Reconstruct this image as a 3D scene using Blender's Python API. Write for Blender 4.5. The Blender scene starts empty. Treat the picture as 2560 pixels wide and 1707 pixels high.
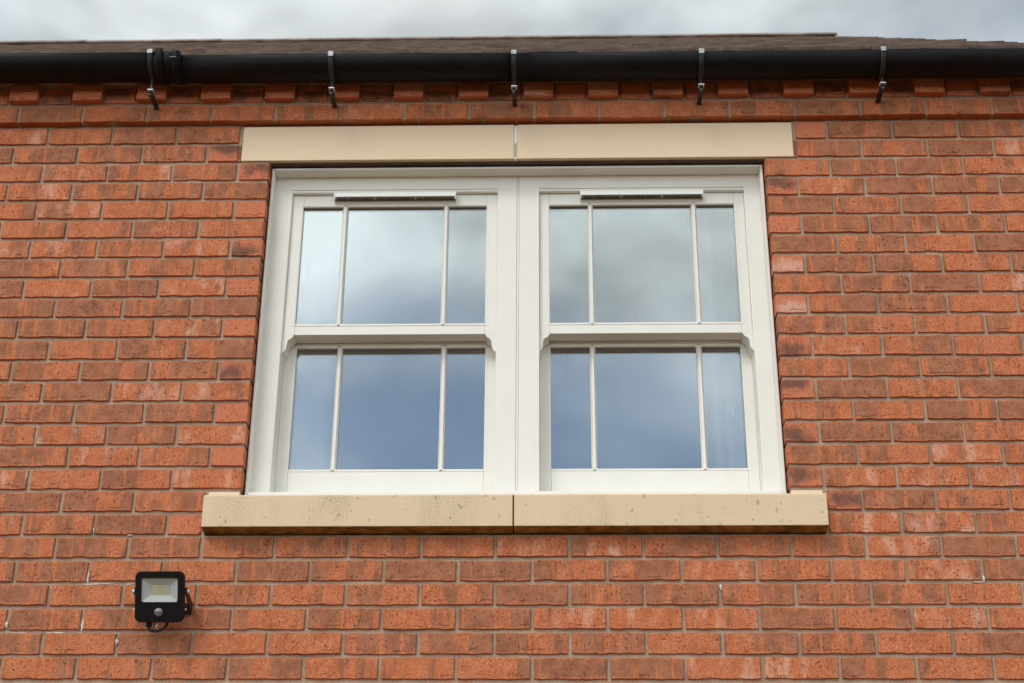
import bpy, bmesh, math, random
from mathutils import Vector, Matrix, noise
R = math.radians
random.seed(7)
sc = bpy.context.scene
C = sc.collection

# ------------------------------------------------------------------ camera
CAM = Vector((0.9689, -4.6342, -1.7976))
YAW, PITCH, ROLL, FPX = -0.02805, 0.46048, 0.00702, 3998.43
fw = Vector((math.sin(YAW)*math.cos(PITCH), math.cos(YAW)*math.cos(PITCH), math.sin(PITCH)))
rt0 = Vector((math.cos(YAW), -math.sin(YAW), 0)); up0 = rt0.cross(fw)
rt = math.cos(ROLL)*rt0 + math.sin(ROLL)*up0
up = -math.sin(ROLL)*rt0 + math.cos(ROLL)*up0
cd = bpy.data.cameras.new('camera'); cam = bpy.data.objects.new('camera', cd); C.objects.link(cam)
m = Matrix((rt, up, -fw)).transposed().to_4x4(); m.translation = CAM
cam.matrix_world = m
cd.sensor_width = 36; cd.lens = FPX/2560*36; cd.clip_start = .05; cd.clip_end = 5000
cd.dof.use_dof = True; cd.dof.focus_distance = 5.05; cd.dof.aperture_fstop = 5.0
sc.camera = cam

# ------------------------------------------------------------------ node helper
class NT:
    def __init__(s, tree): s.t = tree; s.t.nodes.clear()
    def n(s, typ, ins=None, **kw):
        nd = s.t.nodes.new('ShaderNode'+typ)
        for k, v in kw.items(): setattr(nd, k, v)
        for k, v in (ins or {}).items():
            if isinstance(v, bpy.types.NodeSocket): s.t.links.new(v, nd.inputs[k])
            else: nd.inputs[k].default_value = v
        return nd
    def math(s, op, a, b=0.0, clamp=False):
        return s.n('Math', {0: a, 1: b}, operation=op, use_clamp=clamp).outputs[0]
    def ramp(s, v, lo, hi):      # smooth 0..1
        return s.n('MapRange', {0: v, 1: lo, 2: hi, 3: 0., 4: 1.}, interpolation_type='SMOOTHSTEP').outputs[0]
    def mix(s, f, a, b, mode='MIX'):
        nd = s.n('Mix', data_type='RGBA', blend_type=mode)
        for i, v in ((0, f), (6, a), (7, b)):
            if isinstance(v, bpy.types.NodeSocket): s.t.links.new(v, nd.inputs[i])
            else: nd.inputs[i].default_value = (*v, 1) if i and len(v) == 3 else v
        return nd.outputs[2]
    def noise(s, vec, scale, detail=3., rough=.55, stretch=None, dist=0.):
        if stretch: vec = s.n('VectorMath', {0: vec, 1: stretch}, operation='MULTIPLY').outputs[0]
        return s.n('TexNoise', {'Vector': vec, 'Scale': scale, 'Detail': detail, 'Roughness': rough, 'Distortion': dist}).outputs[0]
    def bump(s, h, strength, dist, normal=None):
        ins = {'Height': h, 'Strength': strength, 'Distance': dist}
        if normal is not None: ins['Normal'] = normal
        return s.n('Bump', ins).outputs[0]

# ------------------------------------------------------------------ world and sun
SUN_EL, SUN_AZ = R(46), R(210)          # azimuth clockwise from +Y: the sun stands in front of the wall
w = bpy.data.worlds.new('World'); sc.world = w; w.use_nodes = True
k = NT(w.node_tree)
sky = k.n('TexSky', sky_type='NISHITA', sun_disc=False, sun_elevation=SUN_EL, sun_rotation=SUN_AZ,
          air_density=1.0, dust_density=.25, ozone_density=1.6).outputs[0]
dirv = k.n('TexCoord').outputs['Generated']
sep = k.n('SeparateXYZ', {0: dirv})
den = k.math('ADD', k.math('MAXIMUM', sep.outputs[2], 0.0), .35)
pl = k.n('CombineXYZ', {0: k.math('DIVIDE', sep.outputs[0], den), 1: k.math('DIVIDE', sep.outputs[1], den), 2: 0.0}).outputs[0]
plo = k.n('VectorMath', {0: pl, 1: (29.894, 53.797, 0)}, operation='ADD').outputs[0]
cov = k.noise(plo, 1.5, 4., .5, dist=.3)
shade = k.noise(plo, 3.4, 4., .52, dist=.4)
lum = k.n('RGBToBW', {0: sky}).outputs[0]
cloud_l = k.math('MULTIPLY', k.math('ADD', k.math('MULTIPLY', lum, 2.0), 1.85), k.math('ADD', .62, k.math('MULTIPLY', k.ramp(shade, .30, .70), 1.08)))
cloud = k.mix(1.0, k.n('CombineColor', {0: cloud_l, 1: cloud_l, 2: cloud_l}).outputs[0], (.94, 1.0, 1.005), 'MULTIPLY')
gap = k.mix(.16, sky, cloud)
col = k.mix(k.ramp(cov, .38, .58), gap, cloud)
bg = k.n('Background', {0: col, 1: .15})
k.t.links.new(bg.outputs[0], k.n('OutputWorld').inputs[0])
sd = bpy.data.lights.new('sun', 'SUN'); sun = bpy.data.objects.new('sun', sd); C.objects.link(sun)
sd.energy = 1.5; sd.angle = R(22); sd.color = (1, .94, .87)
sdir = Vector((math.sin(SUN_AZ)*math.cos(SUN_EL), math.cos(SUN_AZ)*math.cos(SUN_EL), math.sin(SUN_EL)))
sun.rotation_euler = sdir.to_track_quat('Z', 'Y').to_euler(); sun.location = sdir*40
sc.view_settings.view_transform = 'Standard'; sc.view_settings.look = 'None'
sc.view_settings.exposure = -0.03; sc.view_settings.gamma = 1.0; sc.view_settings.use_curve_mapping = False
sc.render.engine = 'CYCLES'; sc.cycles.use_denoising = True
sc.cycles.max_bounces = 8; sc.cycles.diffuse_bounces = 4; sc.cycles.transparent_max_bounces = 16
sc.cycles.caustics_reflective = False; sc.cycles.caustics_refractive = False
sc.cycles.sample_clamp_indirect = 6

# ------------------------------------------------------------------ materials
def material(name):
    mt = bpy.data.materials.new(name); mt.use_nodes = True
    k = NT(mt.node_tree); out = k.n('OutputMaterial')
    return mt, k, out
def finish(k, out, color, rough, normal=None, metal=0., spec=.5, coat=0.):
    ins = {'Base Color': color if isinstance(color, bpy.types.NodeSocket) else (*color, 1), 'Roughness': rough, 'Metallic': metal, 'Specular IOR Level': spec, 'Coat Weight': coat}
    if normal is not None: ins['Normal'] = normal
    b = k.n('BsdfPrincipled', ins); k.t.links.new(b.outputs[0], out.inputs[0]); return b
def simple(name, color, rough, spec=.5, metal=0., var=.08, scale=60., bump=0., stretch=None):
    mt, k, out = material(name)
    tc = k.n('TexCoord').outputs['Object']
    n = k.noise(tc, scale, 4., .6, stretch)
    c = k.mix(k.ramp(n, .3, .7), tuple(x*(1-var) for x in color), tuple(min(1, x*(1+var)) for x in color))
    finish(k, out, c, rough, k.bump(n, bump, .001) if bump else None, metal, spec)
    return mt

def brick_material():
    mt, k, out = material('fired clay brick')
    loc = k.n('Attribute', attribute_name='local').outputs['Vector']
    seed = k.math('ADD', k.math('MULTIPLY', k.n('ObjectInfo').outputs['Random'], 37.), k.n('Attribute', attribute_name='seed').outputs['Fac'])
    off = k.n('CombineXYZ', {0: k.math('MULTIPLY', seed, 1.7), 1: k.math('MULTIPLY', seed, .9), 2: k.math('MULTIPLY', seed, 2.3)}).outputs[0]
    v = k.n('VectorMath', {0: loc, 1: off}, operation='ADD').outputs[0]
    oc = k.n('ObjectInfo').outputs['Color']; ac = k.n('Attribute', attribute_name='tone').outputs['Color']
    ts = k.n('SeparateColor', {0: k.mix(1.0, oc, ac, 'ADD')})
    dark, bloom, head = ts.outputs[0], ts.outputs[1], ts.outputs[2]
    ls = k.n('SeparateXYZ', {0: loc})
    # vertical bands left by the drag of the wire; headers are smooth
    band = k.noise(v, 16., 2.5, .6, (1.0, 1.0, .16))
    streak = k.noise(v, 105., 3., .6, (1.0, 1.0, .10))
    fine = k.noise(v, 330., 4., .65, (1.0, 1.0, .55))
    cloudy = k.noise(v, 26., 4., .6)
    hstreak = k.noise(v, 120., 3., .6, (.16, 1.0, 1.0))
    o1 = k.mix(k.ramp(cloudy, .3, .7), (.55, .168, .068), (.68, .248, .112))
    o2 = k.mix(k.math('MULTIPLY', k.ramp(fine, .38, .62), .85), o1, (.37, .096, .038))
    dk = k.mix(k.ramp(k.math('ADD', k.math('MULTIPLY', cloudy, .5), k.math('MULTIPLY', fine, .5)), .36, .62), (.235, .092, .048), (.40, .160, .084))
    dv = k.math('ADD', k.math('MULTIPLY', dark, .58), k.math('MULTIPLY', k.math('SUBTRACT', band, .5), 2.3))
    dv = k.math('ADD', dv, k.math('MULTIPLY', k.math('SUBTRACT', streak, .5), .9))
    dm = k.ramp(dv, .16, .40)
    # raw orange rim along the creased arrises
    rim = k.math('ADD', k.math('ABSOLUTE', ls.outputs[2]), k.math('MULTIPLY', k.math('SUBTRACT', k.noise(v, 70., 3., .6), .5), .026))
    rimm = k.ramp(rim, .0255, .0295)
    dm = k.math('MULTIPLY', dm, k.math('SUBTRACT', 1.0, k.math('MULTIPLY', rimm, .85)))
    dm = k.math('MULTIPLY', dm, k.math('SUBTRACT', 1.0, head))
    c = k.mix(k.math('MULTIPLY', dm, .92), o2, dk)
    # bright scored lines
    line = k.math('MULTIPLY', k.ramp(k.noise(v, 62., 2., .5, (1.0, 1.0, .05)), .64, .69), k.math('SUBTRACT', 1.0, head))
    c = k.mix(k.math('MULTIPLY', line, .75), c, (.62, .175, .062))
    hl = k.math('MULTIPLY', k.ramp(hstreak, .62, .70), k.ramp(cloudy, .5, .62))
    c = k.mix(k.math('MULTIPLY', hl, .5), c, (.58, .165, .06))
    # smooth pink headers with a kiln smudge
    jit = k.n('CombineXYZ', {0: k.math('MULTIPLY', k.math('SINE', k.math('MULTIPLY', seed, 3.1)), .022), 1: 0., 2: k.math('MULTIPLY', k.math('SINE', k.math('MULTIPLY', seed, 5.7)), .016)}).outputs[0]
    hl_ = k.n('VectorMath', {0: loc, 1: jit}, operation='ADD').outputs[0]
    dist = k.n('VectorMath', {0: k.n('VectorMath', {0: hl_, 1: (12., 0., 24.)}, operation='MULTIPLY').outputs[0]}, operation='LENGTH').outputs['Value']
    sm = k.math('SUBTRACT', 1.0, k.ramp(k.math('ADD', dist, k.math('MULTIPLY', k.math('SUBTRACT', cloudy, .5), 2.0)), .10, 1.05))
    hc = k.mix(k.ramp(fine, .35, .7), (.60, .200, .100), (.50, .145, .066))
    hc = k.mix(k.math('MULTIPLY', k.math('MULTIPLY', sm, dark), .9), hc, (.13, .066, .048))
    hc = k.mix(k.math('MULTIPLY', k.math('MULTIPLY', sm, bloom), .8), hc, (.66, .38, .28))
    c = k.mix(head, c, hc)
    # lime bloom
    bl = k.math('MULTIPLY', k.math('MULTIPLY', k.ramp(k.noise(v, 21., 4., .65, (1., 1., .45)), .49, .68), bloom), k.math('SUBTRACT', 1.0, head))
    bl = k.math('MULTIPLY', bl, k.ramp(fine, .25, .6))
    c = k.mix(k.math('MULTIPLY', bl, .75), c, (.68, .40, .29))
    # pits
    pit = k.ramp(k.noise(v, 210., 2., .5, (1.0, 1.0, .6)), .64, .705)
    pit2 = k.math('MULTIPLY', k.ramp(k.noise(v, 105., 1., .5), .735, .765), .8)
    pits = k.math('MAXIMUM', pit, pit2)
    c = k.mix(k.math('MULTIPLY', pits, .72), c, (.06, .026, .018))
    h = k.math('ADD', k.math('MULTIPLY', streak, .5), k.math('MULTIPLY', fine, .5))
    h = k.math('ADD', h, k.math('MULTIPLY', k.noise(v, 48., 4., .6), .9))
    h = k.math('SUBTRACT', h, k.math('MULTIPLY', pits, .8))
    # torn crease near the lower arris
    cz = k.math('ADD', ls.outputs[2], k.math('MULTIPLY', k.math('SUBTRACT', k.noise(v, 30., 3., .6), .5), .03))
    crease = k.math('MULTIPLY', k.ramp(cz, -.020, -.0215), k.ramp(cz, -.027, -.0235))
    crease = k.math('MULTIPLY', crease, k.ramp(k.noise(v, 17., 2., .5, (1., 1., .1)), .56, .66))
    h = k.math('SUBTRACT', h, k.math('MULTIPLY', crease, 1.6))
    finish(k, out, c, .86, k.bump(h, 1.0, .0038), spec=.25)
    return mt

def stone_material(name, stain):
    mt, k, out = material(name)
    tc = k.n('TexCoord').outputs['Object']
    g = k.noise(tc, 420., 3., .6); big = k.noise(tc, 6., 4., .6)
    c = k.mix(k.ramp(g, .3, .72), (.60, .455, .295), (.74, .58, .40)) if stain else k.mix(k.ramp(g, .3, .72), (.70, .545, .375), (.80, .64, .455))
    c = k.mix(k.math('MULTIPLY', k.ramp(big, .35, .7), .35), c, (.73, .555, .39))
    if stain:
        st = k.math('MULTIPLY', k.ramp(k.noise(tc, 5., 4., .65, (1., 1., .35)), .50, .70), k.ramp(k.noise(tc, 160., 3., .7), .40, .64))
        c = k.mix(k.math('MULTIPLY', st, .55), c, (.30, .235, .14))
        sp = k.ramp(k.noise(tc, 55., 2., .5), .66, .71)
        c = k.mix(k.math('MULTIPLY', sp, .55), c, (.24, .19, .13))
    finish(k, out, c, .88, k.bump(g, .5 if stain else .3, .0012), spec=.2)
    return mt

def mortar_material():
    mt, k, out = material('sand mortar')
    tc = k.n('TexCoord').outputs['Object']
    g = k.noise(tc, 260., 4., .7); b = k.noise(tc, 9., 4., .6)
    c = k.mix(k.ramp(b, .3, .7), (.35, .24, .165), (.49, .36, .26))
    c = k.mix(k.math('MULTIPLY', k.ramp(g, .45, .75), .45), c, (.20, .135, .09))
    h = k.math('ADD', g, k.math('MULTIPLY', k.noise(tc, 60., 3., .6), 1.4))
    finish(k, out, c, .95, k.bump(h, .8, .003), spec=.1)
    return mt

def glass_material():
    mt, k, out = material('coated window glass')
    tc = k.n('TexCoord').outputs['Object']
    bn = k.bump(k.noise(tc, 2.2, 1., .4), .10, .01)
    fres = k.n('Fresnel', {'IOR': 1.52}).outputs[0]
    f = k.math('ADD', .18, k.math('MULTIPLY', fres, 1.0), True)
    gl = k.n('BsdfGlossy', {'Color': (.93, .98, 1., 1), 'Roughness': .0, 'Normal': bn})
    tr = k.n('BsdfTransparent', {'Color': (.985, 1.0, .99, 1)})
    mx = k.n('MixShader', {0: f, 1: tr.outputs[0], 2: gl.outputs[0]})
    k.t.links.new(mx.outputs[0], out.inputs[0]); return mt

def tile_material():
    mt, k, out = material('weathered clay roof tile')
    tc = k.n('TexCoord').outputs['Object']
    cell = k.noise(tc, 9., 3., .6); g = k.noise(tc, 34., 5., .65); mm = k.noise(tc, 14., 4., .7)
    c = k.mix(k.ramp(cell, .35, .65), (.17, .125, .105), (.29, .22, .18))
    c = k.mix(k.math('MULTIPLY', k.ramp(g, .5, .75), .55), c, (.40, .34, .28))
    c = k.mix(k.math('MULTIPLY', k.ramp(mm, .6, .74), .55), c, (.10, .10, .045))
    finish(k, out, c, .9, k.bump(g, .6, .004), spec=.2); return mt

def curtain_material(name, c):
    mt, k, out = material(name)
    d = k.n('BsdfDiffuse', {'Color': (*c, 1)}); t = k.n('BsdfTranslucent', {'Color': (.6, .62, .65, 1)})
    mx = k.n('MixShader', {0: .12, 1: d.outputs[0], 2: t.outputs[0]}); k.t.links.new(mx.outputs[0], out.inputs[0]); return mt

M = dict(
    brick=brick_material(), mortar=mortar_material(), lintel=stone_material('cast stone', False), sill=stone_material('weathered cast stone', True),
    white=simple('cream painted frame', (.775, .75, .685), .38, .4, var=.02, scale=9.),
    vent=simple('white plastic', (.82, .815, .78), .4, .4, var=.01),
    grille=simple('dark vent mesh', (.018, .016, .012), .7, .2),
    slat=simple('beige vent slat', (.52, .45, .33), .6, .3),
    gasket=simple('black rubber gasket', (.012, .011, .011), .5, .3),
    sealant=simple('brown sealant', (.085, .038, .028), .7, .2),
    steel=simple('rust brown steel', (.085, .05, .035), .6, .3, var=.35, scale=40.),
    gutter=simple('black gutter paint', (.0055, .0042, .0048), .5, .18, var=.25, scale=25.),
    iron=simple('black bracket iron', (.02, .016, .014), .5, .4, var=.4, scale=90.),
    rod=simple('dull threaded steel', (.10, .085, .09), .45, .5, .4, var=.3, scale=200.),
    zinc=simple('galvanised steel', (.62, .66, .66), .4, .5, .25, var=.2, scale=120.),
    tip=simple('worn galvanised tip', (.36, .38, .38), .5, .4, .2, var=.45, scale=140.),
    lamp=simple('black powder coated aluminium', (.006, .0052, .006), .4, .25, var=.2, scale=300., bump=.05),
    cable=simple('black rubber cable', (.010, .010, .010), .5, .4),
    reflector=simple('grey lamp reflector', (.43, .44, .425), .45, .4, .0, var=.03),
    led=simple('yellow phosphor chip', (.62, .53, .33), .5, .4, var=.05),
    board=simple('pale circuit board', (.44, .42, .36), .6, .3),
    lens=simple('milky sensor lens', (.20, .19, .22), .22, .6, var=.05), slot=simple('dark sensor slot', (.03, .028, .035), .5),
    lime=simple('white lime splash', (.66, .60, .54), .9, .1, var=.2, scale=150., bump=.5),
    tan=simple('cream vent plastic', (.74, .68, .54), .5, .3, var=.03), terra=simple('terracotta plastic', (.42, .12, .07), .6, .3),
    tile=tile_material(), glass=glass_material(), curtain=curtain_material('sheer curtain cloth', (.91, .93, .94)), cream_curtain=curtain_material('cream curtain cloth', (.94, .93, .80)),
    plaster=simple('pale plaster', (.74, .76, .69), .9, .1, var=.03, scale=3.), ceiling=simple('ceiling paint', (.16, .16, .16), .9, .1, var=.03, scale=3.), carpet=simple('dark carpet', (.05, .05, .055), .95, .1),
    cord=simple('white cord', (.85, .85, .83), .5, .3), bulb=simple('frosted bulb glass', (.7, .72, .72), .25, .5),
    brown_stone=simple('ochre brown stone', (.34, .22, .085), .9, .1, var=.45, scale=30., stretch=(1., 1., 1.)),
    timber=simple('dark roof timber', (.05, .03, .022), .8, .2),
)
def paving():
    mt, k, out = material('buff block paving')
    tc = k.n('TexCoord').outputs['Object']
    b = k.n('TexBrick', {'Vector': tc, 'Color1': (.20, .118, .052, 1), 'Color2': (.175, .10, .044, 1), 'Mortar': (.12, .085, .055, 1), 'Scale': 5., 'Mortar Size': .015}).outputs[0]
    c = k.mix(k.math('MULTIPLY', k.noise(tc, 3., 4., .6), .4), b, (.12, .08, .045))
    finish(k, out, c, .9, spec=.2); return mt
M['paving'] = paving()

# ------------------------------------------------------------------ mesh helpers
def link(name, bm, mat, parent=None, smooth=False):
    me = bpy.data.meshes.new(name); bmesh.ops.recalc_face_normals(bm, faces=bm.faces); bm.to_mesh(me); bm.free()
    me.materials.append(M[mat])
    if smooth: me.polygons.foreach_set('use_smooth', [True]*len(me.polygons))
    o = bpy.data.objects.new(name, me); C.objects.link(o); o.parent = parent
    return o
def add_box(bm, x0, x1, y0, y1, z0, z1, bevel=0., seg=2):
    r = bmesh.ops.create_cube(bm, size=1)
    for v in r['verts']:
        v.co = Vector(((x0+x1)/2+v.co.x*(x1-x0), (y0+y1)/2+v.co.y*(y1-y0), (z0+z1)/2+v.co.z*(z1-z0)))
    if bevel:
        es = {e for v in r['verts'] for e in v.link_edges}
        bmesh.ops.bevel(bm, geom=list(es), offset=bevel, segments=seg, profile=.5, affect='EDGES')
def box(name, mat, parent, x0, x1, y0, y1, z0, z1, bevel=0., seg=2):
    bm = bmesh.new(); add_box(bm, x0, x1, y0, y1, z0, z1, bevel, seg); return link(name, bm, mat, parent)
def add_prism(bm, pts, a0, a1, place):      # outline pts (u,v) swept from a0 to a1 ; place(u,v,a)->xyz
    A = [bm.verts.new(place(u, v, a0)) for u, v in pts]; B = [bm.verts.new(place(u, v, a1)) for u, v in pts]
    n = len(pts); bm.faces.new(A); bm.faces.new(B[::-1])
    for i in range(n): bm.faces.new((A[i], B[i], B[(i+1) % n], A[(i+1) % n]))
def prism(name, mat, parent, pts, a0, a1, place, bevel=0.):
    bm = bmesh.new(); add_prism(bm, pts, a0, a1, place)
    if bevel: bmesh.ops.bevel(bm, geom=list(bm.edges), offset=bevel, segments=2, profile=.5, affect='EDGES')
    return link(name, bm, mat, parent)
YZ = lambda u, v, a: (a, u, v)     # profile in y,z swept along x
XZ = lambda u, v, a: (u, a, v)     # profile in x,z swept along y
XY = lambda u, v, a: (u, v, a)
def add_tube(bm, pts, r, n=10, caps=True):
    rings = []; pts = [Vector(p) for p in pts]; ref = None
    for i, p in enumerate(pts):
        d = (pts[min(i+1, len(pts)-1)]-pts[max(i-1, 0)]).normalized()
        if ref is None: ref = d.orthogonal().normalized()
        ref = (ref-d*ref.dot(d)).normalized(); q = d.cross(ref)
        rr = r[i] if isinstance(r, (list, tuple)) else r
        rings.append([bm.verts.new(p+rr*(math.cos(t)*ref+math.sin(t)*q)) for t in (2*math.pi*j/n for j in range(n))])
    for a, b in zip(rings, rings[1:]):
        for j in range(n): bm.faces.new((a[j], a[(j+1) % n], b[(j+1) % n], b[j]))
    if caps: bm.faces.new(rings[0]); bm.faces.new(rings[-1][::-1])
def tube(name, mat, parent, pts, r, n=10):
    bm = bmesh.new(); add_tube(bm, pts, r, n); return link(name, bm, mat, parent, True)
def empty(name, loc=(0, 0, 0)):
    o = bpy.data.objects.new(name, None); C.objects.link(o); o.location = loc; o.empty_display_size = .1; return o
def tag(o, label, cat, group=None):
    o['label'] = label; o['category'] = cat
    if group: o['group'] = group
    return o
def thing(name, label, cat, group=None):
    o = tag(empty(name), label, cat, group); o['kind'] = 'thing'; return o

# ------------------------------------------------------------------ ground
bm = bmesh.new(); s = 600
bm.faces.new([bm.verts.new(p) for p in ((-s, -s, -3.42), (s, -s, -3.42), (s, s, -3.42), (-s, s, -3.42))])
g = link('ground', bm, 'paving'); g['kind'] = 'structure'

# ------------------------------------------------------------------ brick wall
W = 1.6975                     # width of the window opening
X0, X1 = -3.2825, 2.70          # wall ends
wall = thing('brick_wall', 'red brick house wall with buff mortar and dentil course around the window', 'wall')
rng = random.Random(11)
def brick_shape(L, seed, H=.065, D=.1025, rough=1.):
    r = random.Random(seed); hx, hz = L/2, H/2
    nb = 10 if L > .15 else 6; nt = 8 if L > .15 else 5
    P = []
    chip = r.uniform(.15, .85); cw = r.uniform(.06, .14); cdp = r.choice((0, .0018, .003, .0042))*rough
    for i in range(nb):
        t = (i+.15*r.uniform(-1, 1))/nb if i else 0
        j = r.uniform(-.0010, .0019)*rough + cdp*max(0, 1-abs(t-chip)/cw)
        P.append((-hx+t*L, -hz+j+(.0012 if i == 0 else 0)))
    for i in range(2): P.append((hx-r.uniform(0, .0014)*rough, -hz+(.0012 if i == 0 else H*.5)))
    for i in range(nt):
        t = (i+.15*r.uniform(-1, 1))/nt if i else 0
        P.append((hx-t*L, hz-r.uniform(-.0009, .0018)*rough-(.0012 if i == 0 else 0)))
    for i in range(2): P.append((-hx+r.uniform(0, .0014)*rough, hz-(.0012 if i == 0 else H*.5)))
    n = len(P); V = []; F = []
    for x, z in P:
        V.append((x-math.copysign(.0016, x), r.uniform(-.0005, .0005)*rough, z-math.copysign(.0014, z)))
    for x, z in P: V.append((x, .0028, z))
    for x, z in P: V.append((x, D, z))
    V.append((0, 0, 0)); 
    for i in range(n):
        j = (i+1) % n
        F.append((i, j, 3*n)); F.append((i, n+i, n+j, j)); F.append((n+i, 2*n+i, 2*n+j, n+j))
    F.append(tuple(range(3*n-1, 2*n-1, -1)))
    return V, F
def brick_mesh(name, shapes, tones=None):
    V = []; F = []; loc = []; tn = []; sd = []
    for q, (vf, off, ang) in enumerate(shapes):
        b = len(V); vs, fs = vf; ca, sa = math.cos(ang), math.sin(ang)
        for x, y, z in vs:
            V.append((off[0]+x*ca-z*sa, off[1]+y, off[2]+x*sa+z*ca)); loc += (x, y, z)
            if tones: tn += (*tones[q], 1.); sd.append(q*1.37)
        F += [tuple(b+i for i in f) for f in fs]
    me = bpy.data.meshes.new(name); me.from_pydata(V, [], F)
    me.attributes.new('local', 'FLOAT_VECTOR', 'POINT').data.foreach_set('vector', loc)
    if tones:
        me.attributes.new('tone', 'FLOAT_COLOR', 'POINT').data.foreach_set('color', tn)
        me.attributes.new('seed', 'FLOAT', 'POINT').data.foreach_set('value', sd)
    me.materials.append(M['brick']); return me
shapeF = [brick_shape(.215, 100+i) for i in range(16)]
shapeH = [brick_shape(.1025, 200+i, rough=.75) for i in range(8)]
shapeD = [brick_shape(.1025, 300+i, rough=.5) for i in range(6)]
meshF = [brick_mesh('brick_full', [(s, (0, 0, 0), 0)]) for s in shapeF]
meshH = [brick_mesh('brick_half', [(s, (0, 0, 0), 0)]) for s in shapeH]
meshD = [brick_mesh('brick_header', [(s, (0, 0, 0), 0)]) for s in shapeD]
TONE = {'o': (.24, .12, 0), 'm': (.48, .12, 0), 'd': (.80, .05, 0), 'w': (.08, .95, 0), 'p': (0, 0, 1), 's': (.95, 0, 1), 'h': (0, .95, 1)}
def tone(c):
    d, b, h = TONE[c]
    return (max(0, d+rng.uniform(-.12, .12)*(1-h)), max(0, b+rng.uniform(-.1, .1)*(1-h)), h)
# tones read course by course, from the opening outwards (left rows listed left to right)
LEFT = {17: 'wodd', 16: 'dddms', 15: 'owwds', 14: 'owddd', 13: 'owoop', 12: 'modo', 11: 'wwows', 10: 'dmoo', 9: 'dwdwp', 8: 'dddd',
        7: 'ddowp', 6: 'dodd', 5: 'oddds', 4: 'mdww', 3: 'mdddp', 2: 'owdw', 1: 'dwop', 0: 'womw', -1: 'ddo', -2: 'wodp'}
RIGHT = {17: 'pddd', 16: 'dodw', 15: 'oddw', 14: 'swddd', 13: 'dddo', 12: 'pdddo', 11: 'dood', 10: 'hddod', 9: 'oddw', 8: 'hddoo', 7: 'dood',
         6: 'swdo', 5: 'oddo', 4: 'sdwd', 3: 'oodd', 2: 'sddo', 1: 'dowd', 0: 'swww', -1: 'sdoo', -2: 'wwd'}
FULL = {-3: 'mddmmmmwwmmmwdo', -4: 'odooddddodwoowdod', -5: 'dooooomddddmmodo', -6: 'mdddododwwwdmwodd', -7: 'modoodddmoddodmd', -8: 'ooommoooddwwooow'}
def rnd_tone(half=False):
    return tone(rng.choice('pshp' if half else 'ooomddddww'))
jobs = []      # x centre, z centre, half?, tone, y front
def course_z(kk): return .075*kk+.0325
for kk in range(-45, 18):
    z = course_z(kk); even = kk % 2 == 0
    lo = -2 <= kk <= 17
    if lo:
        # left of the opening, sill or lintel, outwards
        lim = 0 if 0 <= kk <= 15 else -.1125
        if 0 <= kk <= 15: half_first = not even
        else: half_first = even
        x = lim; ch = list(LEFT[kk])[::-1]; first = True
        while x > X0+.05:
            h = first and half_first; L = .1025 if h else .215
            c = ch.pop(0) if ch else None
            t = (tone(c) if c else rnd_tone()) if not h else tone(c if c in 'psh' else 'p')
            jobs.append((x-L/2, z, h, t, 0)); x -= L+.01; first = False
        lim = W if 0 <= kk <= 15 else W+.1125
        if 0 <= kk <= 15: half_first = even
        else: half_first = not even
        x = lim; ch = list(RIGHT[kk]); first = True
        while x < X1-.05:
            h = first and half_first; L = .1025 if h else .215
            c = ch.pop(0) if ch else None
            if x+L > X1+.01: h = True; L = .1025; c = rng.choice('pso')
            t = (tone(c) if c else rnd_tone()) if not h else tone(c if c in 'psh' else 'p')
            jobs.append((x+L/2, z, h, t, 0)); x += L+.01; first = False
    else:
        x = -.1025 if not even else -.215
        while x > X0: x -= .225
        row = FULL.get(kk); i0 = None
        while x < X1-.05:
            t = rnd_tone()
            if row is not None and x+.215 > -.70:
                if i0 is None: i0 = 0
                if i0 < len(row): t = tone(row[i0]); i0 += 1
            if x+.215 > X1+.01: jobs.append((x+.05125, z, True, tone(rng.choice('pps')), 0))
            else: jobs.append((x+.1075, z, False, t, 0))
            x += .225
def view(x, y, z):
    d = Vector((x, y, z))-CAM; q = d.dot(fw)
    return 1280+FPX*d.dot(rt)/q, 853.5-FPX*d.dot(up)/q, q
cand = []; rest = []
for j in jobs:
    hl = (.1025 if j[2] else .215)/2
    u, v, q = view(j[0], 0, j[1]); a, b = hl*FPX/q, .0325*.88*FPX/q
    vis = max(0, min(u+a, 2575)-max(u-a, -15))*max(0, min(v+b, 1722)-max(v-b, 0))
    (cand if vis > 0 else rest).append((vis, j))
cand.sort(key=lambda t: -t[0]); rest += cand[300:]; cand = cand[:300]
print('bricks in view', len(cand), 'rest', len(rest))
def put_brick(name, me, x, y, z, t, ang=None):
    o = bpy.data.objects.new(name, me); C.objects.link(o); o.parent = wall
    o.location = (x+rng.uniform(-.001, .001), y+rng.uniform(-.0012, .0012), z+rng.uniform(-.0009, .0009))
    o.rotation_euler = (rng.uniform(-.006, .006), rng.uniform(-.004, .004), rng.uniform(-.005, .005))
    o.color = (*t, 1); return o
for _, (x, z, h, t, y) in cand:
    put_brick('brick', rng.choice(meshH if h else meshF), x, y, z, t)
sh = [(rng.choice(shapeH if j[2] else shapeF), (j[0]+rng.uniform(-.001, .001), rng.uniform(-.0012, .0012), j[1]), rng.uniform(-.004, .004)) for _, j in rest]
o = bpy.data.objects.new('outlying_bricks', brick_mesh('outlying_bricks', sh, [j[3] for _, j in rest])); C.objects.link(o); o.parent = wall
o['kind'] = 'stuff'; o.color = (0, 0, 0, 1)
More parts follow.
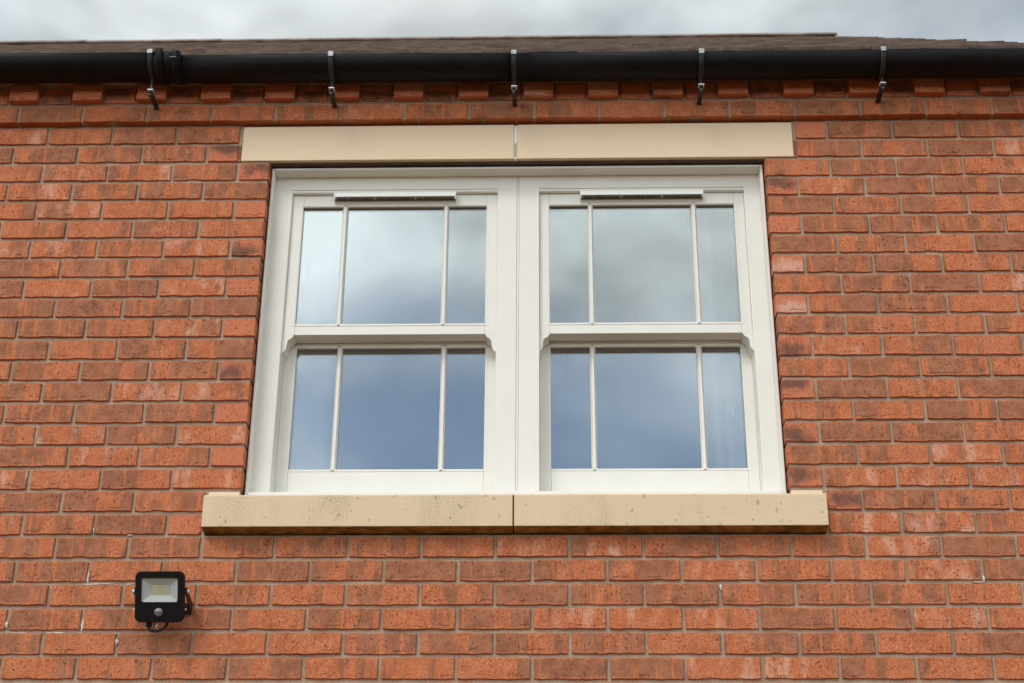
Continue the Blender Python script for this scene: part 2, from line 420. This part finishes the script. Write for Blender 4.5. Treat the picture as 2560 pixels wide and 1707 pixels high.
# eaves courses: stretchers, alternating dentils, stretchers
eo = []
def eave(name, me, shp, x, y, z, t):
    u, v, q = view(x, y, z)
    if -90 < u < 2650: put_brick(name, me, x, y, z, t)
    else: eo.append(((shp, (x, y, z), 0), t))
x = -.8838-.225*10; i = 0
P1T = 'mdomomwodmoomd'
while x < X1-.1:
    vi = view(x, 0, 1.38)[0]
    if vi > -150 and i < len(P1T): c = P1T[i]; i += 1
    else: c = rng.choice('odm')
    q = rng.randrange(len(meshF)); eave('corbel_brick', meshF[q], shapeF[q], x+.1075, -.025, course_z(18), tone(c)); x += .225
x = -.9261-.225*9; i = 0
while x < X1-.05:
    q = rng.randrange(len(meshD)); t = tone(rng.choice('pppsph')); t = (t[0]*.6, t[1]*.6, 1)
    eave('dentil_brick', meshD[q], shapeD[q], x+.05125, -.052 if i % 2 == 0 else -.027, course_z(19), t if i % 2 == 0 else tone(rng.choice('psss')))
    x += .1125; i += 1
x = -.8838-.225*10+.08
while x < X1-.1:
    q = rng.randrange(len(meshF)); eave('corbel_brick', meshF[q], shapeF[q], x+.1075, -.052, course_z(20), tone(rng.choice('dmo'))); x += .225
o = bpy.data.objects.new('outlying_eaves_bricks', brick_mesh('outlying_eaves_bricks', [e[0] for e in eo], [e[1] for e in eo])); C.objects.link(o); o.parent = wall
o['kind'] = 'stuff'; o.color = (0, 0, 0, 1)
# mortar bed behind the faces
MY = .0076
bm = bmesh.new()
for a in ((X0, -.0045, MY, .30, -.012, 1.205), (W+.0045, X1, MY, .30, -.012, 1.205),
          (X0, -.1015, MY, .30, 1.205, 1.3525), (W+.1015, X1, MY, .30, 1.205, 1.3525),
          (X0, -.1034, MY, .30, -.153, -.012), (W+.1029, X1, MY, .30, -.153, -.012),
          (X0, X1, MY, .30, -3.42, -.153)):
    add_box(bm, *a)
add_box(bm, X0, X1, -.0185, .30, 1.3525, 1.421); add_box(bm, X0, X1, -.0205, .30, 1.421, 1.4995); add_box(bm, X0, X1, -.045, .30, 1.4995, 1.575)
add_box(bm, -.1015, W+.1015, .06, .30, 1.205, 1.3525); add_box(bm, -.1045, W+.1045, .085, .30, -.153, -.012)
link('mortar', bm, 'mortar', wall)
# lime splashes on the joints beside the floodlight and at the right
def bp(px, py, Y):
    d = fw+rt*((px-1280)/FPX)+up*((853.5-py)/FPX); t = (Y-CAM.y)/d.y; p = CAM+t*d; return p.x, p.z
ZB = 900/2352
for cx, cy, ox, wd, ht in ((577, 870, 0, 20, 95), (645, 920, 0, 250, 13), (850, 920, 0, 60, 15), (45, 1180, 0, 26, 70), (538, 1190, 0, 22, 75), (110, 1238, 0, 120, 11),
                           (345, 1238, 0, 150, 12), (535, 1240, 0, 55, 10), (762, 1292, 0, 28, 62), (613, 568, 0, 14, 46), (370, 940, 1660, 24, 40), (2090, 880, 1660, 20, 44),
                           (2055, 907, 1660, 130, 12), (2245, 752, 1660, 130, 9), (1015, 686, 830, 18, 22), (1020, 1200, 0, 34, 44), (848, 600, 0, 40, 14)):
    px, py = ox+cx*ZB, 1107+cy*ZB; x, z = bp(px, py, .003); a, b = wd*ZB/830/2, ht*ZB/720/2
    n = 14; bm = bmesh.new(); r = random.Random(cx)
    P = [(x+a*math.cos(2*math.pi*i/n)*r.uniform(.35, 1.1), z+b*math.sin(2*math.pi*i/n)*r.uniform(.3, 1.0)) for i in range(n)]
    c0 = bm.verts.new((x, -.0002, z)); f0 = [bm.verts.new((p, .0022, q)) for p, q in P]; b0 = [bm.verts.new((p, .0062, q)) for p, q in P]
    for i in range(n):
        j = (i+1) % n; bm.faces.new((c0, f0[i], f0[j])); bm.faces.new((f0[i], b0[i], b0[j], f0[j]))
    link('lime_splash', bm, 'lime', wall)

# ------------------------------------------------------------------ lintel
lt = thing('stone_lintel', 'smooth buff stone lintel of two blocks above the white sash window', 'lintel')
for a, b in ((-.0995, .8405), (.8515, W+.1000)): box('stone', 'lintel', lt, a, b, -.0005, .1, 1.2000, 1.3395, .0018)
box('joint_filler', 'vent', lt, .8412, .8508, .0045, .1, 1.268, 1.3385)
def weep(x, mat, y):
    v = box('weep_vent', mat, lt, x-.0046, x+.0046, y, .08, 1.1985, 1.268, .0008)
    bm = bmesh.new()
    for i in range(7): add_box(bm, x-.003, x+.003, y-.0006, y+.003, 1.2085+i*.0082, 1.2120+i*.0082)
    s = link('slot', bm, 'gasket', v); s['kind'] = 'stuff'
weep(.846, 'tan', .0015); weep(-.1065, 'terra', .002); weep(W+.1065, 'terra', .002)
box('steel_angle', 'steel', lt, .002, W-.002, .016, .10, 1.1955, 1.1985, .0008)

# ------------------------------------------------------------------ sill
sl = thing('stone_sill', 'weathered buff stone window sill of two blocks under the sash window', 'sill')
for n_, (a, b) in enumerate(((-.1030, .8455), (.8505, W+.1025))):
    prof = [(-.050, -.1445), (-.050, -.0445), (-.046, -.0405), (.035, -.026), (.12, -.022), (.12, -.1485), (.002, -.1485), (-.024, -.1465)]
    prism('stone', 'sill', sl, prof, a, b, YZ, .0022)
    so = C.objects[-1]
    so.data.materials.append(M['brown_stone'])
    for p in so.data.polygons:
        if p.normal.z < -.8: p.material_index = 1  # downward faces of the sill take a darker, mottled ochre brown
    st = (a+.0015, -.004) if n_ == 0 else (W+.004, b-.0015)
    box('stool_block', 'lintel', sl, st[0], st[1], .0008, .10, -.0400, -.0120, .002)
prism('joint_filler', 'sealant', sl, [(-.047, -.143), (-.047, -.046), (.10, -.028), (.10, -.143)], .8455, .8505, YZ)

# ------------------------------------------------------------------ sash window
win = thing('sash_window', 'cream white double sash window with glazing bars set in brick wall', 'window')
fr = link('frame', (lambda b: (add_box(b, .0045, .0135, .035, .085, -.0110, 1.1910, .0022), b)[1])(bmesh.new()), 'white', win)
fr['label'] = 'cream white outer frame'
def fbox(name, *a, bevel=.002, mat='white', parent=fr): return box(name, mat, parent, *a, bevel)
fbox('edge_lip', W-.0135, W-.0045, .035, .085, -.0110, 1.1910)
fbox('edge_lip', .0138, W-.0138, .035, .085, 1.1820, 1.1910)
JA, JB = .0735, .7830; KA, KB = .9264, 1.6306
fbox('jamb', .0048, JA, .085, .20, -.008, 1.1905, bevel=.004)
fbox('jamb', KB, W-.0048, .085, .20, -.008, 1.1905, bevel=.004)
fbox('mullion', JB, .8505, .085, .20, .018, 1.1903, bevel=.0022)
fbox('mullion', .8582, KA, .085, .20, .018, 1.1903, bevel=.0022)
fbox('cover_strip', .8512, .8575, .0866, .19, .018, 1.1903, bevel=.0006)
fbox('side_bead', KA-.0135, KA-.0005, .0832, .0848, .02, 1.13, bevel=.0004)
for a, b in ((JA, JB), (KA, KB)):
    fbox('head', a-.0045, b+.0045, .0855, .20, 1.1330, 1.1903, bevel=.0007)
    fbox('head_bead', a-.0035, b+.0035, .0850, .20, 1.1205, 1.1320, bevel=.0038)
prism('cill', 'white', fr, [(.0350, -.0112), (.0350, -.001), (.0375, .0012), (.0600, .0045), (.0620, .0085), (.205, .0290), (.205, -.0112)], .0140, W-.0140, YZ, .0008)
bm = bmesh.new()
for a in ((-.006, .0044, .05, .20, -.02, 1.195), (W-.0044, W+.006, .05, .20, -.02, 1.195)): add_box(bm, *a)
bm2 = bm
s1 = box('sealant', 'sealant', fr, -.0060, .0043, .046, .20, -.022, 1.194); s2 = box('sealant', 'sealant', fr, W-.0043, W+.006, .046, .20, -.022, 1.194)
bm2.free()
box('sealant', 'gasket', fr, .006, W-.006, .060, .20, 1.1913, 1.1950)

def sash(name, a, b, z0, z1, yf, gz0, gz1, gx0, gx1, bars, th, label):
    s = box(name, 'white', win, a+.0004, gx0, yf, yf+th, z0, z1, .0012); s['label'] = label
    box('stile', 'white', s, gx1, b-.0004, yf, yf+th, z0, z1, .0012)
    box('rail', 'white', s, gx0+.0004, gx1-.0004, yf+.0004, yf+th, gz1, z1, .0010)
    box('rail', 'white', s, gx0+.0004, gx1-.0004, yf+.0004, yf+th, z0, gz0, .0010)
    # glazing bead: four mitred chamfers round the glass
    def bead(p, q, inx, inz):
        pass
    B = .0075; bm = bmesh.new(); yo, yi = yf-.0012, yf+.0125
    for (u, v), (du, dv) in (((gx0, gz0), (gx1, gz0)), ((gx1, gz0), (gx1, gz1)), ((gx1, gz1), (gx0, gz1)), ((gx0, gz1), (gx0, gz0))):
        cx, cz = (gx0+gx1)/2, (gz0+gz1)/2
        def corner(x, z, o, y): return bm.verts.new((x+math.copysign(o, x-cx), y, z+math.copysign(o, z-cz)))
        prof = ((B, yf+.001), (B, yo), (.0035, yo), (.0008, yo+.0035), (0, yi), (B, yi))
        A = [corner(u, v, o, y) for o, y in prof]; D = [corner(du, dv, o, y) for o, y in prof]
        for i in range(len(prof)-1): bm.faces.new((A[i], D[i], D[i+1], A[i+1]))
    link('glazing_bead', bm, 'white', s)
    xs = [gx0]+[c for c in bars]+[gx1]
    for c in bars:
        prof = [(-.0095, yf+.0118), (-.0095, yf+.008), (-.0062, yf+.003), (-.0048, yf-.0002), (-.004, yf-.0012), (.004, yf-.0012), (.0048, yf-.0002), (.0062, yf+.003), (.0095, yf+.008), (.0095, yf+.0118)]
        prism('glazing_bar', 'white', s, [(c+u, v) for u, v in prof], gz0-.0085, gz1+.0085, XY)
    edges = [gx0]+list(bars)+[gx1]
    for i in range(len(edges)-1):
        box('pane', 'glass', s, edges[i]+.0002, edges[i+1]-.0002, yf+.0128, yf+.0168, gz0-.002, gz1+.002)
    # black spacer of the sealed unit
    bm = bmesh.new(); e = .0045; y0, y1 = yf+.0178, yf+.034
    add_box(bm, gx0, gx1, y0, y1, gz1-e*1.3, gz1+.004); add_box(bm, gx0, gx1, y0, y1, gz0-.004, gz0+e*.2)
    add_box(bm, gx0-.004, gx0+e, y0, y1, gz0+e*.2+.0002, gz1-e*1.3-.0002); add_box(bm, gx1-e, gx1+.004, y0, y1, gz0+e*.2+.0002, gz1-e*1.3-.0002)
    link('spacer', bm, 'gasket', s)
    return s
HORN = [(0, 0), (-.0015, -.004), (-.0055, -.006), (-.0060, -.0115), (-.0105, -.0135), (-.016, -.0165), (-.0205, -.022), (-.0228, -.029), (-.0234, -.037), (-.0246, -.046), (-.0280, -.0545), (-.033, -.061), (-.0385, -.0655), (-.0385, 0)]
def trickle(s, x0, x1, yf):
    v = prism('trickle_vent', 'vent', s, [(yf-.028, 1.1135), (yf-.030, 1.1115), (yf-.030, 1.0965), (yf-.028, 1.0955), (yf-.0275, 1.0975), (yf-.004, 1.0975), (yf-.004, 1.0850), (yf-.0004, 1.0835), (yf-.0004, 1.1165)], x0, x1, YZ)
    for a, b in ((x0, x0+.003), (x1-.003, x1)): box('end_cap', 'vent', v, a, b, yf-.0268, yf-.0042, 1.0885, 1.0973)
    box('grille', 'grille', v, x0+.0035, x1-.0035, yf-.0265, yf-.0045, 1.0945, 1.0970)
    bm = bmesh.new(); n = 57
    for i in range(n+1):
        x = x0+.0045+(x1-x0-.009)*i/n; wd = .0052 if i in (0, 19, 38, 57) else (.0022 if i % 6 == 0 else .0012)
        add_box(bm, x-wd/2, x+wd/2, yf-.0262, yf-.0048, 1.0905, 1.0944)
    b = link('slats', bm, 'slat', v); b['kind'] = 'stuff'
for n_, (a, b, gx0, gx1, bars, vx) in enumerate(((JA, JB, .1115, .7455, (.2570, .6060), (.219, .640)), (KA, KB, .9616, 1.5952, (1.1020, 1.4565), (1.068, 1.490)))):
    us = sash('upper_sash', a, b, .5785, 1.1190, .100, .6185, 1.0725, gx0, gx1, bars, .055, 'upper sash with curved horns and vent')
    for side in (0, 1):
        pts = [((gx0-.0005+u if side == 0 else gx1+.0005-u), .5787+v) for u, v in HORN]
        prism('horn', 'white', us, pts, .1002, .1548, XZ)
    trickle(win, vx[0], vx[1], .100)
    ls_ = sash('lower_sash', a, b, .0300, .6120, .160, .1255, .5625, gx0+.0015, gx1, [c+.001 for c in bars], .045, 'lower sash set behind the upper sash')
    for c in bars: box('sash_lock', 'vent', ls_, c+.012, c+.052, .172, .198, .6122, .6290, .004)

# ------------------------------------------------------------------ room behind the glass
bm = bmesh.new()
box('inner_room', 'plaster', None, 0, 1, 0, 1, 0, 1)
rm = bpy.data.objects['inner_room']; bpy.data.objects.remove(rm)
def struct(name, mat, *a):
    o = box(name, mat, None, *a); o['kind'] = 'structure'; return o
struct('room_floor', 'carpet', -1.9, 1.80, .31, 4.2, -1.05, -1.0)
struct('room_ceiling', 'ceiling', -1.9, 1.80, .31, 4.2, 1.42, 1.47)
struct('room_wall_side', 'plaster', 1.72, 1.79, .31, 4.2, -.999, 1.419)
struct('room_wall_side', 'plaster', -1.9, -1.83, .31, 4.2, -.999, 1.419)
struct('room_wall_back', 'plaster', -1.82, 1.71, 4.12, 4.2, -.999, 1.419)
struct('window_reveal_lining', 'plaster', .0, W, .205, .309, -.06, -.0005)
struct('window_reveal_lining', 'plaster', .0, W, .205, .309, 1.150, 1.200)
bm.free()
def curtain(x0, x1, y, z0, z1, waves, amp, label, rnd, mat='curtain'):
    r = random.Random(rnd); bm = bmesh.new(); nx, nz = waves*14, 10; rows = []
    for j in range(nz+1):
        row = []; tz = j/nz
        for i in range(nx+1):
            t = i/nx
            yy = y+amp*math.sin(t*waves*2*math.pi+.5*math.sin(tz*2))*(.6+.4*tz)+.3*amp*math.sin(t*waves*5.1+1.3)
            row.append(bm.verts.new((x0+(x1-x0)*t+.010*(tz-.5)*math.sin(t*9), yy, z1+(z0-z1)*tz)))
        rows.append(row)
    for j in range(nz):
        for i in range(nx): bm.faces.new((rows[j][i], rows[j][i+1], rows[j+1][i+1], rows[j+1][i]))
    bmesh.ops.solidify(bm, geom=list(bm.faces), thickness=.0015)
    return tag(link('curtain', bm, mat, None, True), label, 'curtain')
curtain(-.12, .240, .229, -.95, 1.33, 4, .019, 'pale folded curtain behind the panes above the floodlight', 3)
curtain(1.455, 1.70, .232, -.95, 1.33, 3, .018, 'cream curtain behind the panes where the pull cords hang', 5, 'cream_curtain')
for i, (px, py) in enumerate(((1818.8, 1022.6), (1831, 1028))):
    x, z = bp(px, py, .214)
    pc = thing('pull_cord', ('white blind pull cord whose weight hangs higher than its neighbour', 'white blind pull cord whose weight hangs lower than its neighbour')[i], 'pull cord', 'blind pull cords')
    bm = bmesh.new(); add_tube(bm, [(x, .214, z+.018), (x, .214, z+.013), (x, .214, z-.015), (x, .214, z-.017)], [.002, .0045, .0062, .004], 10); link('weight', bm, 'cord', pc, True)
    tube('string', 'cord', pc, [(x, .214, z+.0181), (x-.004*i, .214, 1.149)], .0011, 6)
x, z = bp(1607, 786, 1.5)
ch = thing('chandelier', 'ceiling light with candle bulbs hanging inside the dark room', 'lamp')
tube('stem', 'iron', ch, [(x-.35, 1.6, 1.4195), (x-.35, 1.6, z-.11)], .008, 8)
for dx, dy in ((.35, -.1), (-.35, .0), (0, .3)):
    bx, by = x-.35+dx, 1.6+dy
    tube('arm', 'iron', ch, [(x-.35, 1.6, z-.105), (x-.35+dx*.5, 1.6+dy*.5, z-.14), (x-.35+dx*.9, 1.6+dy*.9, z-.12), (bx, by, z-.08)], .007, 8)
    tube('candle', 'cord', ch, [(bx, by, z-.0799), (bx, by, z-.045)], .012, 10)
    tube('bulb', 'bulb', ch, [(bx, by, z-.0448), (bx, by, z-.03), (bx, by, z-.01), (bx, by, z+.015), (bx, by, z+.035), (bx, by, z+.048)], [.010, .015, .0195, .0175, .009, .002], 14)

# ------------------------------------------------------------------ gutter
gt = thing('gutter', 'black half round eaves gutter hung on iron rise and fall brackets', 'gutter')
GR, GY = .063, -.120; VX_G = 2.80
def half_round(name, x0, x1, z0, z1, r, th, mat, parent, a0=180, a1=360, n=22):
    bm = bmesh.new(); prof = []
    for i in range(n+1):
        a = R(a0+(a1-a0)*i/n); prof.append((GY+r*math.cos(a), r*math.sin(a)))
    for i in range(n, -1, -1):
        a = R(a0+(a1-a0)*i/n); prof.append((GY+(r-th)*math.cos(a), (r-th)*math.sin(a)))
    nx = max(1, int((x1-x0)/.4)); rings = []
    for i in range(nx+1):
        t = i/nx; zz = z0+(z1-z0)*t; rings.append([bm.verts.new((x0+(x1-x0)*t, u, zz+v)) for u, v in prof])
    m = len(prof)
    for A, B in zip(rings, rings[1:]):
        for i in range(m): bm.faces.new((A[i], B[i], B[(i+1) % m], A[(i+1) % m]))
    bm.faces.new(rings[0]); bm.faces.new(rings[-1][::-1])
    o = link(name, bm, mat, parent)
    for p in o.data.polygons: p.use_smooth = len(p.vertices) == 4
    for e in o.data.edges: pass
    return o
def gz(x): return 1.5295 if x < -.36 else 1.5155-.0045*(x+.26) if x < .9 else 1.5100-.001*(x-.9)
half_round('gutter_run', X0-.1, -.372, 1.533, 1.526, GR+.002, .004, 'gutter', gt)
half_round('gutter_run', -.352, .9, gz(-.352), gz(.9), GR-.001, .004, 'gutter', gt)
half_round('gutter_run', .9, VX_G, gz(.9), gz(VX_G), GR-.001, .004, 'gutter', gt)
bm = bmesh.new(); add_prism(bm, [(GY+(GR+.002)*math.cos(R(180+180*i/16)), gz(VX_G)+(GR+.002)*math.sin(R(180+180*i/16))) for i in range(17)], VX_G, VX_G+.006, YZ); link('stop_end', bm, 'gutter', gt)
jn = half_round('joint_socket', -.395, -.300, 1.523, 1.521, GR+.0045, .004, 'gutter', gt, 176, 360)
half_round('socket_rim', -.386, -.362, 1.5255, 1.5250, GR+.0115, .007, 'gutter', jn, 172, 360)
half_round('clip', -.330, -.308, 1.5215, 1.5215, GR+.0085, .004, 'gutter', jn, 174, 300)
half_round('clip', -.3055, -.3015, 1.5215, 1.5215, GR+.0075, .004, 'gutter', jn, 176, 320)
box('clip_catch', 'rod', jn, -.334, -.312, GY-GR-.0125, GY-GR-.006, 1.4965, 1.5000, .0006)
brx = (-.4065, .2175, .8435, 1.4815, 2.0960)
for i, x in enumerate(brx):
    z0 = gz(x); r = GR+.0042
    b = box('bracket', 'iron', gt, x-.0062, x+.0062, -.132, -.018, 1.3995, 1.4060, .0015); b['label'] = 'black iron bracket with threaded rod'
    half_round('strap', x-.0085, x+.0085, z0, z0, r+.002, .0032, 'iron', b, 180, 360)
    prism('strap_tip', 'tip', b, [(GY-r-.0062, z0-.012-.004*(i % 2)), (GY-r-.0058, z0+.004), (GY-r+.008, z0+.0055), (GY-r+.008, z0+.0035), (GY-r-.0032, z0+.0022), (GY-r-.0032, z0-.012)], x-.0087, x+.0087, YZ)
    tube('rod', 'rod', b, [(x, GY, z0-r-.004), (x, GY, 1.3870)], .0038, 10)
    box('washer', 'zinc', b, x-.0098, x+.0098, GY-.012, GY+.010, 1.4072, 1.4112, .0008)
    bm = bmesh.new(); add_tube(bm, [(x, GY, 1.3990), (x, GY, 1.3880)], .0078, 6); link('nut', bm, 'iron', b)
    box('sleeve', 'iron', b, x-.0075, x+.0075, -.098, -.0262, 1.3965, 1.4085, .002)

# ------------------------------------------------------------------ roof
rf = thing('tiled_roof', 'weathered brown tiled roof slope with mossy ridge above the gutter', 'roof')
EY, EZ, RY, RZ = -.100, 1.545, 3.90, 4.612
VX = 2.815; LX = -5.2              # verge over the gable end, left end
tp = math.atan2(RZ-EZ, RY-EY); SL = math.hypot(RZ-EZ, RY-EY)
bm = bmesh.new()
vs = [bm.verts.new(p) for p in ((LX, EY+.02, EZ-.03), (VX-.05, EY+.02, EZ-.03), (VX-.05, RY, RZ-.03), (LX, RY, RZ-.03), (VX-.05, 2*RY-EY, EZ-.03), (LX, 2*RY-EY, EZ-.03))]
bm.faces.new(vs[:4]); bm.faces.new((vs[3], vs[2], vs[4], vs[5]))
link('roof_deck', bm, 'timber', rf)
r = random.Random(5); V = []; F = []
gauge, tw = .098, .167; ny = int(SL/gauge)
ct, st = math.cos(tp), math.sin(tp)
def tile(u, v, ox, oy, oz, back=0):
    b = len(V); L = min(.15, SL-v-.01); w3 = min((tw-.004)/2, VX+r.uniform(-.006, .006)-u); th = .012; w2 = (tw-.004)/2; lift = .020+r.uniform(-.004, .004); skew = r.uniform(-.004, .004)
    for (s_, t_, h) in ((-w2, 0, lift), (w3, 0, lift+skew), (w3, L, lift*.35), (-w2, L, lift*.35)):
        for dh in (0, th):
            y_, z_ = (v+t_)*ct-(h+dh)*st, (v+t_)*st+(h+dh)*ct
            V.append((ox+u+s_, oy-y_ if back else oy+y_, oz+z_))
    for f in ((0, 2, 4, 6), (1, 7, 5, 3), (0, 1, 3, 2), (2, 3, 5, 4), (4, 5, 7, 6), (6, 7, 1, 0)): F.append(tuple(b+i for i in f))
for j in range(ny):
    v = j*gauge-.045+r.uniform(-.003, .003); u = LX+(.5 if j % 2 else 0)*tw
    while u < VX-.04: tile(u, v+r.uniform(-.004, .004), 0, EY, EZ); tile(u, v, 0, 2*RY-EY, EZ, 1); u += tw
me = bpy.data.meshes.new('tiles'); me.from_pydata(V, [], F); me.materials.append(M['tile'])
o = bpy.data.objects.new('tiles', me); C.objects.link(o); o.parent = rf; o['kind'] = 'stuff'
def ridge_tile(name, a, b, rad):
    bm = bmesh.new(); a, b = Vector(a), Vector(b); d = (b-a).normalized(); sx = d.cross(Vector((0, 0, 1))).normalized(); uz = sx.cross(d)
    rings = []
    for p, rr in ((a, rad), (b, rad)):
        row = []
        for q, th in ((rr, 0), (rr-.014, 1)):
            seq = [R(10+160*i/8) for i in range(9)]
            if th: seq = seq[::-1]
            row += [bm.verts.new(p+sx*(q*math.cos(t)*1.15)+uz*(q*math.sin(t)*.75)) for t in seq]
        rings.append(row)
    n = len(rings[0])
    for i in range(n): bm.faces.new((rings[0][i], rings[1][i], rings[1][(i+1) % n], rings[0][(i+1) % n]))
    bm.faces.new(rings[0]); bm.faces.new(rings[1][::-1])
    return link(name, bm, 'tile', rf)
x = VX+.01
while x > -3.6:
    dz = r.uniform(-.002, .002); ridge_tile('ridge_tile', (x-.444, RY, RZ-.030+dz), (x, RY, RZ-.030+dz+r.uniform(-.002, .002)), .085); x -= .446
box('ridge_bedding', 'mortar', rf, -4.0, VX-.02, RY-.055, RY+.055, RZ-.06, RZ+.018)
# gable wall returning behind the corner
sh = []; tn = []
for kk in range(-45, 60):
    z = course_z(kk); top_ = RY-EY-(max(z, EZ)-EZ+.12)/math.tan(tp) if z > EZ-.1 else RY-EY-.2
    y = RY-top_+(.1125 if kk % 2 else 0)
    while y < RY+top_-.22:
        if y > .11: sh.append((y, z)); tn.append(rnd_tone())
        y += .225
V2 = []
me = brick_mesh('gable_bricks', [(rng.choice(shapeF), (p[0], 0, p[1]), 0) for p in sh], tn)
o = bpy.data.objects.new('gable_bricks', me); C.objects.link(o); o.parent = wall; o['kind'] = 'stuff'; o.color = (0, 0, 0, 1)
o.rotation_euler = (0, 0, R(90)); o.location = (X1, 0, 0)
prism('gable_mortar', 'mortar', wall, [(.301, -3.42), (.301, 1.57), (RY, RZ-.12), (2*RY-.35, 1.57), (2*RY-.35, -3.42)], X1-.10, X1-.007, YZ)

# ------------------------------------------------------------------ floodlight
fl = thing('floodlight', 'small black square LED floodlight with motion sensor and looped cable on bricks', 'floodlight')
fx0, fz0 = bp(338, 1427, -.128); fx1, _ = bp(461, 1427, -.128); bx0, bz0 = bp(336, 1555, -.075)
cxl = (fx0+fx1)/2; wl = fx1-fx0; top = Vector((cxl, -.128, fz0)); bot = Vector((cxl, -.075, bz0)); hl2 = (top-bot).length
ua = Vector((1, 0, 0)); va = (top-bot).normalized(); na = ua.cross(va)      # na points out of the face
if na.y > 0: na = -na
def FL(u, v, d): return top+ua*(u*wl/2)+va*(-v*hl2)+na*d                    # u -1..1, v 0..1 down, d outwards
def rrect(u0, u1, v0, v1, rad, n=6):
    # rounded outline in metres about the face
    a0, a1, b0, b1 = u0*wl/2, u1*wl/2, -v0*hl2, -v1*hl2; P = []
    for cx, cz, s0 in ((a1-rad, b0-rad, 0), (a0+rad, b0-rad, 90), (a0+rad, b1+rad, 180), (a1-rad, b1+rad, 270)):
        for i in range(n+1):
            t = R(s0+90*i/n); P.append((cx+rad*math.cos(t), cz+rad*math.sin(t)))
    return P
def fpt(p, d): return top+ua*p[0]+va*p[1]+na*d
def loft(name, mat, parent, loops, cap0=True, cap1=True):
    bm = bmesh.new(); rings = [[bm.verts.new(fpt(p, d)) for p in L] for L, d in loops]; n = len(rings[0])
    for A, B in zip(rings, rings[1:]):
        for i in range(n): bm.faces.new((A[i], B[i], B[(i+1) % n], A[(i+1) % n]))
    if cap0: bm.faces.new(rings[0])
    if cap1: bm.faces.new(rings[-1][::-1])
    return link(name, bm, mat, parent)
g0, g1, h0, h1 = -.735, .735, .13, .60
rec = lambda e, rad: rrect(g0+e, g1-e, h0+e*.4, h1-e*.4, rad)
loft('body', 'lamp', fl, [(rrect(-.90, .90, .05, .95, .014), -.034), (rrect(-.97, .97, .015, .985, .017), -.026), (rrect(-1, 1, 0, 1, .018), -.010), (rrect(-1, 1, 0, 1, .018), -.003), (rrect(-.975, .975, .0125, .9875, .0165), 0),
     (rec(0, .006), 0), (rec(0, .006), -.0035)], True, False)
loft('reflector', 'reflector', fl, [(rec(0, .006), -.0034), (rec(.36, .0015), -.0125), (rec(.40, .0012), -.0128)], False, True)
bd = loft('led_board', 'board', fl, [(rrect(-.37, .37, .275, .455, .001), -.0127), (rrect(-.37, .37, .275, .455, .001), -.0117)], False, True)
for iu in range(9):
    for iv in range(5):
        u = -.325+.65*iu/8; v = .290+.150*iv/4
        loft('led_chip', 'led', bd, [(rrect(u-.03, u+.03, v-.0125, v+.0125, .0003, 1), -.0116), (rrect(u-.03, u+.03, v-.0125, v+.0125, .0003, 1), -.0108)], False, True)
sc0 = FL(-.02, .80, 0)
bm = bmesh.new()
rows = []
for i in range(7):
    a = R(90*i/6); rr = .0128*math.cos(a); dd = .008*math.sin(a)
    rows.append([bm.verts.new(sc0+ua*(rr*math.cos(t))+va*(rr*math.sin(t))+na*(dd+.0002)) for t in (2*math.pi*j/18 for j in range(18))] if i < 6 else [bm.verts.new(sc0+na*(dd+.0002))])
for A, B in zip(rows, rows[1:]):
    for j in range(18):
        if len(B) == 1: bm.faces.new((A[j], A[(j+1) % 18], B[0]))
        else: bm.faces.new((A[j], A[(j+1) % 18], B[(j+1) % 18], B[j]))
sn = link('motion_sensor', bm, 'lens', fl, True)
bm = bmesh.new(); add_tube(bm, [sc0+ua*(.0124*math.cos(t))+na*(.0075*math.sin(t)+.0008)+va*.0008 for t in (R(10+160*i/10) for i in range(11))], .0011, 6); link('slot', bm, 'slot', sn)
for sx in (-1, 1):
    p = FL(sx*1.0, .75, -.010); tube('screw', 'zinc', fl, [p, p+ua*sx*.006], .0028, 10)
    p = FL(sx*1.0, .40, -.020); tube('pivot_bolt', 'zinc', fl, [p+ua*sx*.0045, p+ua*sx*.011], .0068, 12)
    q = Vector((p.x+sx*.0025, -.008, p.z-.012))
    prism('bracket_arm', 'lamp', fl, [(p.y-.012, p.z+.006), (p.y-.004, p.z+.012), (-.004, p.z-.01), (-.004, p.z-.045), (p.y-.002, p.z-.012)], p.x+sx*.001, p.x+sx*.0042, YZ)
box('bracket_plate', 'lamp', fl, FL(-1, .4, 0).x-.0042, FL(1, .4, 0).x+.0042, -.0040, -.0012, FL(0, .4, -.02).z-.045, FL(0, .4, -.02).z-.010)
gl = FL(-.48, 1.0, -.022); tube('cable_gland', 'cable', fl, [gl+va*.006, gl-va*.010, gl-va*.0145, gl-va*.0165], [.0095, .0095, .0085, .0055], 12)
e = FL(.18, .93, -.034)
pts = []
p0 = gl-va*.016; p3 = Vector((e.x+.004, e.y+.01, e.z)); p1 = p0+Vector((.002, .0, -.022)); p2 = p3+Vector((.004, .002, -.040))
for i in range(17):
    t = i/16; pts.append(p0*(1-t)**3+3*p1*t*(1-t)**2+3*p2*t*t*(1-t)+p3*t**3)
pts.append(Vector((p3.x-.002, -.006, p3.z+.02)))
tube('cable', 'cable', fl, pts, .0036, 10)
